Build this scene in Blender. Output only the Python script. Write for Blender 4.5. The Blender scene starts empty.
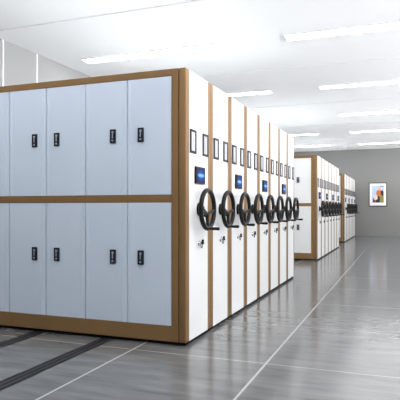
import bpy, bmesh, math, random
from mathutils import Vector, Matrix
random.seed(7)
PI = math.pi
S = bpy.context.scene
C = S.collection

# ------------------------------------------------------------------ materials
def mat(name, col, rough=.5, metal=0.0, spec=.5, bump=None, vary=None, coat=0):
    m = bpy.data.materials.new(name); m.use_nodes = True
    nt = m.node_tree; b = nt.nodes['Principled BSDF']
    b.inputs['Base Color'].default_value = (*col, 1)
    b.inputs['Roughness'].default_value = rough
    b.inputs['Metallic'].default_value = metal
    b.inputs['Specular IOR Level'].default_value = spec
    b.inputs['Coat Weight'].default_value = coat
    tc = nt.nodes.new('ShaderNodeTexCoord')
    if vary:                                   # (scale xyz, amount)
        mp = nt.nodes.new('ShaderNodeMapping'); mp.inputs['Scale'].default_value = vary[0]
        nz = nt.nodes.new('ShaderNodeTexNoise'); nz.inputs['Scale'].default_value = 1; nz.inputs['Detail'].default_value = 5
        mx = nt.nodes.new('ShaderNodeMix'); mx.data_type = 'RGBA'
        mx.inputs['A'].default_value = (*[c * (1 - vary[1]) for c in col], 1)
        mx.inputs['B'].default_value = (*[min(1, c * (1 + vary[1])) for c in col], 1)
        nt.links.new(tc.outputs['Object'], mp.inputs['Vector']); nt.links.new(mp.outputs[0], nz.inputs['Vector'])
        nt.links.new(nz.outputs['Fac'], mx.inputs['Factor']); nt.links.new(mx.outputs['Result'], b.inputs['Base Color'])
    if bump:                                   # (scale, strength)
        nz = nt.nodes.new('ShaderNodeTexNoise'); nz.inputs['Scale'].default_value = bump[0]; nz.inputs['Detail'].default_value = 3
        bp = nt.nodes.new('ShaderNodeBump'); bp.inputs['Strength'].default_value = bump[1]; bp.inputs['Distance'].default_value = .002
        nt.links.new(tc.outputs['Object'], nz.inputs['Vector']); nt.links.new(nz.outputs['Fac'], bp.inputs['Height'])
        nt.links.new(bp.outputs[0], b.inputs['Normal'])
    return m

def emat(name, col, st):
    m = bpy.data.materials.new(name); m.use_nodes = True
    b = m.node_tree.nodes['Principled BSDF']
    b.inputs['Base Color'].default_value = (*col, 1)
    b.inputs['Emission Color'].default_value = (*col, 1)
    b.inputs['Emission Strength'].default_value = st
    return m

M = {}
M['brown']  = mat('brown_enamel', (.228, .133, .060), .45, spec=.15, vary=((3, 3, 1.2), .10), bump=(250, .12))
M['white']  = mat('white_enamel', (.77, .77, .77), .32, bump=(220, .05))
M['body']   = mat('steel_body', (.72, .74, .77), .45, bump=(200, .08))
M['door']   = mat('pale_blue_enamel', (.60, .675, .79), .30, bump=(220, .06), vary=((2, 2, 2), .015))
M['black']  = mat('black_plastic', (.008, .008, .009), .45, spec=.2, bump=(300, .15))
M['wheel']  = mat('wheel_rubber', (.011, .0105, .0105), .45, spec=.16, bump=(400, .25))
M['gap']    = mat('black_plinth', (.004, .004, .005), .7, spec=.1, bump=(100, .1))
M['chrome'] = mat('chrome', (.75, .75, .77), .18, 1.0, bump=(300, .03))
M['navy']   = mat('lock_plate', (.010, .014, .026), .4, spec=.25, bump=(300, .08))
M['card']   = mat('paper_card', (.43, .43, .46), .6, vary=((30, 30, 60), .06))
M['slot']   = mat('card_frame', (.014, .014, .017), .5, spec=.15, bump=(300, .1))
M['rail']   = mat('rail_steel', (.008, .009, .011), .5, 0, spec=.15, vary=((20, .6, 1), .3))
M['railin'] = mat('rail_groove', (.09, .095, .10), .45, .5, spec=.2, vary=((20, .6, 1), .2))
M['wallg']  = mat('grey_wall_paint', (.235, .232, .226), .75, bump=(60, .1), vary=((.6, .6, .6), .03))
M['walll']  = mat('pale_wall_paint', (.27, .27, .265), .75, bump=(60, .1), vary=((.6, .6, .6), .03))
M['ceil']   = mat('ceiling_paint', (.93, .93, .925), .8, bump=(80, .08))
M['joint']  = mat('ceiling_joint', (.45, .45, .45), .8, bump=(80, .08))
M['trim']   = mat('white_trim', (.85, .85, .85), .5, bump=(80, .05))
M['mat']    = mat('picture_mount', (.88, .88, .88), .7, vary=((20, 20, 20), .02))
M['pframe'] = mat('picture_frame', (.03, .022, .018), .5, spec=.2, vary=((5, 5, 40), .2))
M['lever'] = mat('lever_satin_steel', (.42, .45, .48), .4, .3, bump=(300, .05))
M['keyring'] = mat('key_ring_steel', (.12, .12, .13), .35, .8, bump=(300, .05))
M['lamp']   = emat('lamp_diffuser', (1, 1, 1), 17.0)

def floor_material():
    m = bpy.data.materials.new('polished_tile'); m.use_nodes = True
    nt = m.node_tree; N = nt.nodes; L = nt.links; b = N['Principled BSDF']; b.inputs['Specular IOR Level'].default_value = .28
    tc = N.new('ShaderNodeTexCoord'); sx = N.new('ShaderNodeSeparateXYZ'); L.new(tc.outputs['Object'], sx.inputs[0])
    def mth(op, a, b_=None, c_=None):
        n = N.new('ShaderNodeMath'); n.operation = op
        for i, v in enumerate((a, b_, c_)):
            if v is None: continue
            if isinstance(v, (int, float)): n.inputs[i].default_value = v
            else: L.new(v, n.inputs[i])
        return n.outputs[0]
    def line(coord, off, pitch, hw):
        t = mth('SUBTRACT', coord, off); t = mth('DIVIDE', t, pitch); t = mth('FRACT', t)
        t = mth('SUBTRACT', t, .5); t = mth('ABSOLUTE', t)           # .5 at a joint
        t = mth('SUBTRACT', .5, t); t = mth('MULTIPLY', t, pitch)
        return mth('LESS_THAN', t, hw)
    lx = line(sx.outputs['X'], -.93 - 1.1 * 20, 1.1, .0085)
    ly = line(sx.outputs['Y'], 5.08 - 1.3 * 20, 1.3, .008)
    ly = mth('MULTIPLY', ly, .6)
    j = mth('MAXIMUM', lx, ly)
    mp = N.new('ShaderNodeMapping'); mp.inputs['Scale'].default_value = (1.1, 6.0, 1); L.new(tc.outputs['Object'], mp.inputs[0])
    n1 = N.new('ShaderNodeTexNoise'); n1.inputs['Scale'].default_value = 1.6; n1.inputs['Detail'].default_value = 7; n1.inputs['Roughness'].default_value = .65
    L.new(mp.outputs[0], n1.inputs[0])
    r = N.new('ShaderNodeValToRGB'); L.new(n1.outputs['Fac'], r.inputs[0])
    r.color_ramp.elements[0].position = .3; r.color_ramp.elements[0].color = (.088, .089, .092, 1)
    r.color_ramp.elements[1].position = .72; r.color_ramp.elements[1].color = (.165, .167, .17, 1)
    mx = N.new('ShaderNodeMix'); mx.data_type = 'RGBA'
    L.new(j, mx.inputs['Factor']); L.new(r.outputs[0], mx.inputs['A']); mx.inputs['B'].default_value = (.36, .36, .36, 1)
    L.new(mx.outputs['Result'], b.inputs['Base Color'])
    rr = mth('MULTIPLY_ADD', n1.outputs['Fac'], .12, .10); L.new(rr, b.inputs['Roughness'])
    bp = N.new('ShaderNodeBump'); bp.inputs['Strength'].default_value = .05; bp.inputs['Distance'].default_value = .002
    inv = mth('MULTIPLY', j, -1); hh = mth('MULTIPLY_ADD', n1.outputs['Fac'], .2, inv); L.new(hh, bp.inputs['Height'])
    L.new(bp.outputs[0], b.inputs['Normal'])
    return m
M['floor'] = floor_material()

def display_material():
    m = bpy.data.materials.new('blue_display'); m.use_nodes = True
    nt = m.node_tree; N = nt.nodes; L = nt.links; b = N['Principled BSDF']
    b.inputs['Base Color'].default_value = (.002, .003, .008, 1); b.inputs['Roughness'].default_value = .5; b.inputs['Specular IOR Level'].default_value = .08
    tc = N.new('ShaderNodeTexCoord')
    mp = N.new('ShaderNodeMapping'); mp.inputs['Location'].default_value = (0, -.5, -.5); L.new(tc.outputs['Generated'], mp.inputs[0])
    def blob(sy, sz, e):
        q = N.new('ShaderNodeMapping'); q.inputs['Scale'].default_value = (0, sy, sz); L.new(mp.outputs[0], q.inputs[0])
        ln = N.new('ShaderNodeVectorMath'); ln.operation = 'LENGTH'; L.new(q.outputs[0], ln.inputs[0])
        a = N.new('ShaderNodeMath'); a.operation = 'SUBTRACT'; a.inputs[0].default_value = 1; a.use_clamp = True; L.new(ln.outputs['Value'], a.inputs[1])
        p = N.new('ShaderNodeMath'); p.operation = 'POWER'; p.inputs[1].default_value = e; L.new(a.outputs[0], p.inputs[0]); return p.outputs[0]
    w = N.new('ShaderNodeTexWave'); w.inputs['Scale'].default_value = 3; w.inputs['Distortion'].default_value = 3; L.new(tc.outputs['Generated'], w.inputs[0])
    g1 = blob(1.8, 1.9, 1.1); g2 = blob(2.1, 6.5, .7)
    def mix(f, A, B):
        x = N.new('ShaderNodeMix'); x.data_type = 'RGBA'; L.new(f, x.inputs['Factor'])
        for k, v in (('A', A), ('B', B)):
            if isinstance(v, tuple): x.inputs[k].default_value = v
            else: L.new(v, x.inputs[k])
        return x.outputs['Result']
    c = mix(g1, (.001, .003, .03, 1), (.001, .085, .85, 1)); c = mix(g2, c, (.25, .75, 1, 1))
    L.new(c, b.inputs['Emission Color']); b.inputs['Emission Strength'].default_value = 1.0
    return m
M['display'] = display_material()

# ------------------------------------------------------------------ mesh helpers
class B:
    def __init__(s): s.bm = bmesh.new()
    def _merge(s, t):
        me = bpy.data.meshes.new('t'); t.to_mesh(me); t.free(); s.bm.from_mesh(me); bpy.data.meshes.remove(me)
    def box(s, x0, x1, y0, y1, z0, z1, bev=0, seg=2):
        t = bmesh.new(); bmesh.ops.create_cube(t, size=1)
        for v in t.verts:
            v.co = ((x0 + x1) / 2 + v.co.x * (x1 - x0), (y0 + y1) / 2 + v.co.y * (y1 - y0), (z0 + z1) / 2 + v.co.z * (z1 - z0))
        if bev: bmesh.ops.bevel(t, geom=t.edges[:], offset=bev, segments=seg, profile=.5, affect='EDGES')
        s._merge(t); return s
    def cyl(s, a, b, r, r2=None, n=20):
        a, b = Vector(a), Vector(b); d = b - a; t = bmesh.new()
        bmesh.ops.create_cone(t, cap_ends=True, segments=n, radius1=r, radius2=r if r2 is None else r2, depth=d.length)
        q = d.to_track_quat('Z', 'Y').to_matrix().to_4x4(); q.translation = (a + b) / 2
        bmesh.ops.transform(t, matrix=q, verts=t.verts); s._merge(t); return s
    def torus(s, c, R, r, axis='X', n=48, k=12, sa=1):
        t = bmesh.new(); ring = []
        for i in range(n):
            a = 2 * PI * i / n; row = []
            for j in range(k):
                p = 2 * PI * j / k; rr = R + r * math.cos(p); h = r * math.sin(p) * sa
                v = (h, rr * math.cos(a), rr * math.sin(a)) if axis == 'X' else (rr * math.cos(a), h, rr * math.sin(a))
                row.append(t.verts.new(Vector(v) + Vector(c)))
            ring.append(row)
        for i in range(n):
            for j in range(k):
                t.faces.new((ring[i][j], ring[(i + 1) % n][j], ring[(i + 1) % n][(j + 1) % k], ring[i][(j + 1) % k]))
        bmesh.ops.recalc_face_normals(t, faces=t.faces); s._merge(t); return s
    def prism(s, pts, z0, z1):                       # outline in XY, raised in Z
        t = bmesh.new(); lo = [t.verts.new((x, y, z0)) for x, y in pts]; hi = [t.verts.new((x, y, z1)) for x, y in pts]
        n = len(pts)
        for i in range(n): t.faces.new((lo[i], lo[(i + 1) % n], hi[(i + 1) % n], hi[i]))
        t.faces.new(lo[::-1]); t.faces.new(hi)
        bmesh.ops.recalc_face_normals(t, faces=t.faces); s._merge(t); return s
    def poly(s, pts, x0, x1):                        # outline in YZ, thick in X
        t = bmesh.new(); lo = [t.verts.new((x0, y, z)) for y, z in pts]; hi = [t.verts.new((x1, y, z)) for y, z in pts]
        n = len(pts)
        for i in range(n): t.faces.new((lo[i], lo[(i + 1) % n], hi[(i + 1) % n], hi[i]))
        t.faces.new(lo[::-1]); t.faces.new(hi)
        bmesh.ops.recalc_face_normals(t, faces=t.faces); s._merge(t); return s
    def frame(s, x0, x1, y0, y1, z0, z1, w):         # rectangular ring in the YZ plane
        s.box(x0, x1, y0, y0 + w, z0, z1); s.box(x0, x1, y1 - w, y1, z0, z1)
        s.box(x0, x1, y0 + w, y1 - w, z0, z0 + w); s.box(x0, x1, y0 + w, y1 - w, z1 - w, z1); return s
    def build(s, name, m, parent=None, smooth=False, loc=None):
        me = bpy.data.meshes.new(name); s.bm.to_mesh(me); s.bm.free(); me.materials.append(m)
        if smooth:
            for p in me.polygons: p.use_smooth = True
            me.set_sharp_from_angle(angle=math.radians(38))
        o = bpy.data.objects.new(name, me); C.objects.link(o)
        if parent: o.parent = parent
        if loc: o.location = loc
        return o

def tag(o, label=None, cat=None, group=None, kind=None):
    if label: o['label'] = label
    if cat: o['category'] = cat
    if group: o['group'] = group
    if kind: o['kind'] = kind
    return o
def empty(name, loc=(0, 0, 0)):
    o = bpy.data.objects.new(name, None); C.objects.link(o); o.location = loc; o.empty_display_size = .1; return o
def copy_tree(o, parent=None):
    c = o.copy(); C.objects.link(c); c.parent = parent
    for ch in list(KIDS(o)): copy_tree(ch, c)
    return c
def KIDS(o): return [x for x in bpy.data.objects if x.parent == o]

# ------------------------------------------------------------------ the setting
CH = 3.59
XL, XR, YB, YF = -5.4, 5.2, -7.0, 22.8
tag(B().box(XL - .2, XR + .2, YB - .2, YF + .2, -.15, 0).build('floor', M['floor']), kind='structure')
# ceiling slabs with a recessed joint between them, midway between the rows of lamps
ROWS = [10.8 + 3.33 * i for i in (-3, -2, -1, 0, 1, 2, 3)]
b = B(); yy = YB
for j in [r + 1.64 for r in ROWS if r + 1.64 < YF]:
    b.box(XL, XR, yy, j - .02, CH, CH + .12); yy = j + .02
b.box(XL, XR, yy, YF, CH, CH + .12)
tag(b.build('ceiling', M['ceil']), kind='structure')
b = B()
for j in [r + 1.64 for r in ROWS if r + 1.64 < YF]: b.box(XL, XR, j - .025, j + .025, CH + .022, CH + .10)
tag(b.build('trim_1', M['joint']), kind='structure')
tag(B().box(XL - .2, XR + .2, YF, YF + .2, 0, CH + .12).build('wall_far', M['wallg']), kind='structure')
tag(B().box(XL - .2, XL, YB - .2, YF, 0, CH + .12).build('wall_left', M['walll']), kind='structure')
b = B()
for y in (4.58, 5.34, 6.10, 6.86): b.box(XL, XL + .012, y - .011, y + .011, .08, CH - .001)
tag(b.build('trim_2', M['trim']), kind='structure')
tag(B().box(XL, XR, YB - .2, YB, 0, CH + .12).build('wall_back', M['walll']), kind='structure')
# right-hand wall, outside the picture: low sill, posts and header round tall openings to the daylight
b = B().box(XR, XR + .2, YB - .2, YF, 0, .9).box(XR, XR + .2, YB - .2, YF, 3.25, CH + .12)
yp = YB - .2
while yp < YF:
    b.box(XR + .001, XR + .199, yp, min(yp + .25, YF), .9, 3.25); yp += 3.2
tag(b.build('wall_right', M['trim']), kind='structure')
tag(B().box(XL + .001, XR - .001, YF - .012, YF - .001, 0.001, .08, .002).build('baseboard_far', M['wallg']), kind='structure')

# ------------------------------------------------------------------ ceiling lamps
def lamp(x0, x1):
    t = empty('ceiling_light', ((x0 + x1) / 2, 0, CH)); h = (x1 - x0) / 2
    b = B(); b.box(-h, h, -.125, -.112, -.02, -.0005); b.box(-h, h, .112, .125, -.02, -.0005)
    b.box(-h, -h + .012, -.112, .112, -.02, -.0005); b.box(h - .012, h, -.112, .112, -.02, -.0005)
    b.build('housing', M['trim'], t)
    B().box(-h + .012, h - .012, -.112, .112, -.017, -.001).build('diffuser', M['lamp'], t)
    return t
first = {}
names = ['unseen, moved in to light the near bank doors', 'over the front edge of the near bank', 'over the middle of the near bank', 'nearest of those in the picture',
         'third from the far wall', 'second from the far wall', 'nearest to the far wall']
for side, (x0, x1) in (('aisle', (-1.55, 1.45)), ('shelf', (-4.9, -2.55)), ('window', (2.45, 5.1))):
    for i, y in enumerate(ROWS):
        if side not in first: t = first[side] = lamp(x0, x1)
        else: t = copy_tree(first[side])
        t.location.y = y if i else 2.75          # unseen front row, moved off the even pitch to grade light down the doors
        where = {'aisle': 'long white strip light above the open aisle', 'shelf': 'long white strip light above the shelving banks',
                 'window': 'long white strip light by the window wall'}[side]
        tag(t, where + ', ' + names[i], 'ceiling light', 'linear ceiling lights')

# ------------------------------------------------------------------ one carriage of the mobile shelving
# origin: on the floor at the outer face of the end panel, front edge of the carriage; y runs away from the camera
P = .585; H = 2.302; PT = .062; LEN = 2.79
def end_parts(t, screen, first_unit=False):
    B().box(-PT, 0, .001, P - .001, .03, H, .006, 3).build('end_trim', M['brown'], t, True)
    B().box(-.004, .0035, .084 if not first_unit else .072, .516, .032, H - .004, .0015).build('end_panel', M['white'], t)
    for y0 in (.080 if first_unit else .088, .379):
        f = B().frame(.003, .013, y0, y0 + .136, 1.607, 1.808, .020).build('label_holder', M['slot'], t)
        B().box(.004, .008, y0 + .019, y0 + .117, 1.626, 1.789).build('label_card', M['card'], f)
    if screen:
        f = B().box(.003, .022, .185, .405, 1.352, 1.502, .004).build('control_screen', M['black'], t)
        B().box(.021, .0235, .197, .393, 1.364, 1.490).build('display', M['display'], f)
    # hand wheel
    cy, cz, wx = P / 2, 1.132, .086
    b = B().torus((wx, cy, cz), .1655, .0205, n=56, k=14)
    J = (wx - .008, cy + .005, cz - .045)                # three spokes meet below the axle, a fourth arm leads back to it
    for q, ra in (((wx, cy + .163, cz - .004), .011), ((wx, cy - .163, cz - .004), .011), ((wx, cy, cz - .163), .013), ((.034, cy, cz), .020)):
        b.cyl(J, q, .017, ra, 16)
    b.cyl((wx - .030, J[1], J[2]), (wx + .010, J[1], J[2]), .024, .020, 20)
    w = b.build('hand_wheel', M['wheel'], t, True)
    B().cyl((.0036, cy, cz), (.022, cy, cz), .058, .052, 28).cyl((.022, cy, cz), (.046, cy, cz), .036, .030, 24).build('hub', M['black'], w, True)
    hz = cz - .168
    B().cyl((wx + .012, cy, hz), (wx + .035, cy, hz), .009).cyl((wx + .035, cy, hz), (wx + .10, cy, hz), .0125, .0145) \
        .cyl((wx + .10, cy, hz), (wx + .108, cy, hz), .0145, .009).build('crank_handle', M['black'], w, True)
    # lock with its key
    lz = .835
    l = B().cyl((.0036, cy, lz), (.012, cy, lz), .025, .023, 24).cyl((.012, cy, lz), (.026, cy, lz), .016, .015, 20).build('lock', M['chrome'], t, True)
    B().box(.026, .052, cy - .0022, cy + .0022, lz - .006, lz + .008).box(.030, .050, cy - .006, cy + .006, lz + .006, lz + .034, .003) \
        .build('key', M['black'], l)
    B().torus((.034, cy - .010, lz - .018), .020, .0042, 'X', 24, 8).build('key_ring', M['keyring'], l, True)

def plain_unit(screen):
    t = empty('shelving_carriage')
    B().box(-LEN, -PT - .001, .004, P - .004, .03, H - .002, .004).build('body', M['body'], t)
    B().box(-LEN + .03, -.012, .015, P - .015, .002, .0295).build('plinth', M['gap'], t)
    end_parts(t, screen)
    return t

def door_unit(dm):
    t = empty('shelving_carriage'); W = .4208; e = -.128
    B().box(-LEN, -PT - .001, .03, P - .004, .03, H - .002, .003).build('body', M['body'], t)
    B().box(-LEN + .03, -.012, .022, P - .015, .002, .0295).build('plinth', M['gap'], t)
    # brown face frame
    x1 = -PT - .007; x0 = -LEN; xa = e - 6 * W
    zt = H - .057
    b = B().box(e, x1, 0, .0295, .03, H, .002).box(x0, xa, 0, .0295, .03, H, .002)
    for z0, z1 in ((.03, .158), (1.192, 1.253), (zt, H)): b.box(xa + .0005, e - .0005, .001, .0292, z0, z1, .0015)
    b.build('face_frame', M['brown'], t)
    B().box(xa, e, .026, .0298, .15, 2.25).build('reveal', M['gap'], t)
    for z0, z1, hz in ((.161, 1.189, .722), (1.256, zt - .003, 1.766)):
        for k in range(6):
            a1 = e - k * W - .0042; a0 = a1 - W + .0084; yf = .004; d = .0022
            pts = [(a0, .024), (a0, yf + .003), (a0 + .003, yf), (a0 + .030, yf), (a0 + .032, yf + d), (a0 + .038, yf + d), (a0 + .040, yf),
                   (a1 - .040, yf), (a1 - .038, yf + d), (a1 - .032, yf + d), (a1 - .030, yf), (a1 - .003, yf), (a1, yf + .003), (a1, .024)]
            o = B().prism(pts, z0, z1).build('door', M[dm], t)
            ho = .131 if k < 2 else .118
            hx = a0 + ho if k % 2 == 0 else a1 - ho
            h = B().box(hx - .029, hx + .029, -.008, .0035, hz - .061, hz + .061, .004).build('handle', M['navy'], o)
            B().box(hx - .005, hx + .005, -.013, -.0082, hz - .018, hz + .044, .003).box(hx - .006, hx + .012, -.017, -.0082, hz + .026, hz + .042, .003) \
                .cyl((hx, -.0082, hz - .038), (hx, -.013, hz - .038), .0085, .008, 16).build('lever', M['lever'], o, True)
    end_parts(t, True, True)
    return t

proto_door = door_unit('door'); proto_white = None
proto_scr = None; proto_pl = None
ords = ['first', 'second', 'third', 'fourth', 'fifth', 'sixth', 'seventh', 'eighth']
def bank(x, y, sc, n, which, grp):
    global proto_scr, proto_pl, proto_white
    for i in range(n):
        if i == 0:
            if which == 'near': t = proto_door
            elif proto_white is None: t = proto_white = door_unit('white')
            else: t = copy_tree(proto_white)
            lb = 'brown framed shelving carriage with %s doors at the front of the %s bank' % ('pale blue' if which == 'near' else 'white', which)
        else:
            if i % 2 == 0:
                if proto_scr is None: t = proto_scr = plain_unit(True)
                else: t = copy_tree(proto_scr)
                lb = '%s carriage from the front of the %s bank, white end with wheel and blue screen' % (ords[i], which)
            else:
                if proto_pl is None: t = proto_pl = plain_unit(False)
                else: t = copy_tree(proto_pl)
                lb = '%s carriage from the front of the %s bank, white end with wheel, no screen' % (ords[i], which)
        t.location = (x, y + i * P * sc, 0); t.scale = (1, sc, 1)
        tag(t, lb, 'mobile shelving', grp)
bank(-1.658, 4.0, 1, 8, 'near', 'carriages of the near shelving bank')
bank(-1.715, 11.6, 1.05, 7, 'middle', 'carriages of the middle shelving bank')
bank(-1.785, 18.2, 1.05, 7, 'far', 'carriages of the far shelving bank')

# ------------------------------------------------------------------ floor rails of the near bank
r0 = None
for x, w in ((-2.405, 'rightmost'), (-3.12, 'middle'), (-3.835, 'leftmost')):
    if r0 is None:
        r0 = t = empty('floor_rail')
        B().box(-.064, -.030, 1.2, 9.4, .0002, .0016).box(-.018, .018, 1.2, 9.4, .0002, .0018).box(.030, .064, 1.2, 9.4, .0002, .0016).build('track', M['rail'], t)
        B().box(-.030, -.018, 1.2, 9.4, .0002, .0009).box(.018, .030, 1.2, 9.4, .0002, .0009).build('groove', M['railin'], t)
    else: t = copy_tree(r0)
    t.location = (x, 0, 0)
    tag(t, 'dark steel guide rail in the floor running under the near bank, %s one' % w, 'rail', 'floor rails under the near shelving bank')

# ------------------------------------------------------------------ picture on the far wall
px0, px1, pz0, pz1 = -1.295, -.545, 1.215, 2.205
pic = empty('framed_picture', (-.905, YF, 1.71)); w = .35; h = .485
b = B(); b.box(-w, -w + .028, -.03, -.001, -h, h, .003).box(w - .028, w, -.03, -.001, -h, h, .003)
b.box(-w + .028, w - .028, -.03, -.001, -h, -h + .028, .003).box(-w + .028, w - .028, -.03, -.001, h - .028, h, .003)
b.build('frame', M['pframe'], pic)
B().box(-w + .027, w - .027, -.018, -.002, -h + .027, h - .027).build('mount', M['mat'], pic)
art = B().box(-.225, .225, -.0205, -.0182, -.33, .36).build('print', mat('print_ground', (.50, .62, .80), .6, vary=((4, 4, 3), .25)), pic)
def patch(name, pts, col, k):
    t = B(); bm = t.bm
    lo = [bm.verts.new((x, -.0206 - .0004 * k, z)) for x, z in pts]; hi = [bm.verts.new((x, -.0202, z)) for x, z in pts]
    n = len(pts)
    for i in range(n): bm.faces.new((lo[i], lo[(i + 1) % n], hi[(i + 1) % n], hi[i]))
    bm.faces.new(lo[::-1]); bm.faces.new(hi); bmesh.ops.recalc_face_normals(bm, faces=bm.faces)
    t.build(name, mat(name + '_ink', col, .6, vary=((10, 10, 10), .15)), art)
def ov(cx, cz, a, c, n=14): return [(cx + a * math.cos(2 * PI * i / n), cz + c * math.sin(2 * PI * i / n)) for i in range(n)]
patch('green_shape', [(.06, -.33), (.225, -.33), (.225, .02), (.07, -.02)], (.26, .25, .06), 1)
patch('black_shape', [(-.09, -.33), (.06, -.33), (.08, -.12), (.03, -.03), (-.08, -.08)], (.012, .010, .014), 2)
patch('orange_shape', ov(.06, .06, .13, .14), (.62, .17, .03), 3)
patch('dark_shape', ov(.165, .06, .055, .11), (.02, .015, .02), 4)
patch('pink_shape', ov(.06, .235, .05, .08), (.80, .48, .38), 4)
patch('stroke_shape', [(.08, .325), (.22, .325), (.22, .35), (.08, .35)], (.05, .05, .09), 3)
patch('pale_shape', ov(-.09, -.13, .085, .10), (.75, .68, .66), 5)
patch('brown_shape', [(-.2, -.33), (-.09, -.33), (-.1, -.18), (-.17, -.10), (-.2, -.16)], (.22, .04, .03), 3)
tag(pic, 'framed picture with white mount and orange figure on the grey far wall', 'picture')

# ------------------------------------------------------------------ daylight and an added glow from below
wd = bpy.data.worlds.new('World'); S.world = wd; wd.use_nodes = True
nt = wd.node_tree; bg = nt.nodes['Background']
tc = nt.nodes.new('ShaderNodeTexCoord'); sp = nt.nodes.new('ShaderNodeSeparateXYZ'); nt.links.new(tc.outputs['Generated'], sp.inputs[0])
mr = nt.nodes.new('ShaderNodeMapRange'); nt.links.new(sp.outputs['X'], mr.inputs['Value'])
mr.inputs['From Min'].default_value = -.2; mr.inputs['From Max'].default_value = .8
mr.inputs['To Min'].default_value = .8; mr.inputs['To Max'].default_value = 1.2
zr = nt.nodes.new('ShaderNodeMapRange'); nt.links.new(sp.outputs['Z'], zr.inputs['Value'])
zr.inputs['From Min'].default_value = -.15; zr.inputs['From Max'].default_value = .1
zr.inputs['To Min'].default_value = 11; zr.inputs['To Max'].default_value = 1.0  # glow below the horizon added to brighten the ceiling, no known source
mu = nt.nodes.new('ShaderNodeMath'); mu.operation = 'MULTIPLY'
nt.links.new(mr.outputs['Result'], mu.inputs[0]); nt.links.new(zr.outputs['Result'], mu.inputs[1])
nt.links.new(mu.outputs[0], bg.inputs['Strength']); bg.inputs['Color'].default_value = (.95, .975, 1, 1)

# ------------------------------------------------------------------ camera
cam = bpy.data.cameras.new('camera'); co = bpy.data.objects.new('camera', cam); C.objects.link(co)
co.location = (0, 0, 1.14); co.rotation_euler = (PI / 2, 0, math.radians(20.96))
cam.sensor_width = 36; cam.lens = 526 / 400 * 36; cam.shift_y = 8.4 / 400; cam.clip_start = .05
S.camera = co
S.view_settings.view_transform = 'Standard'; S.view_settings.look = 'None'
S.view_settings.gamma = 1; S.view_settings.use_curve_mapping = False
S.view_settings.exposure = .2
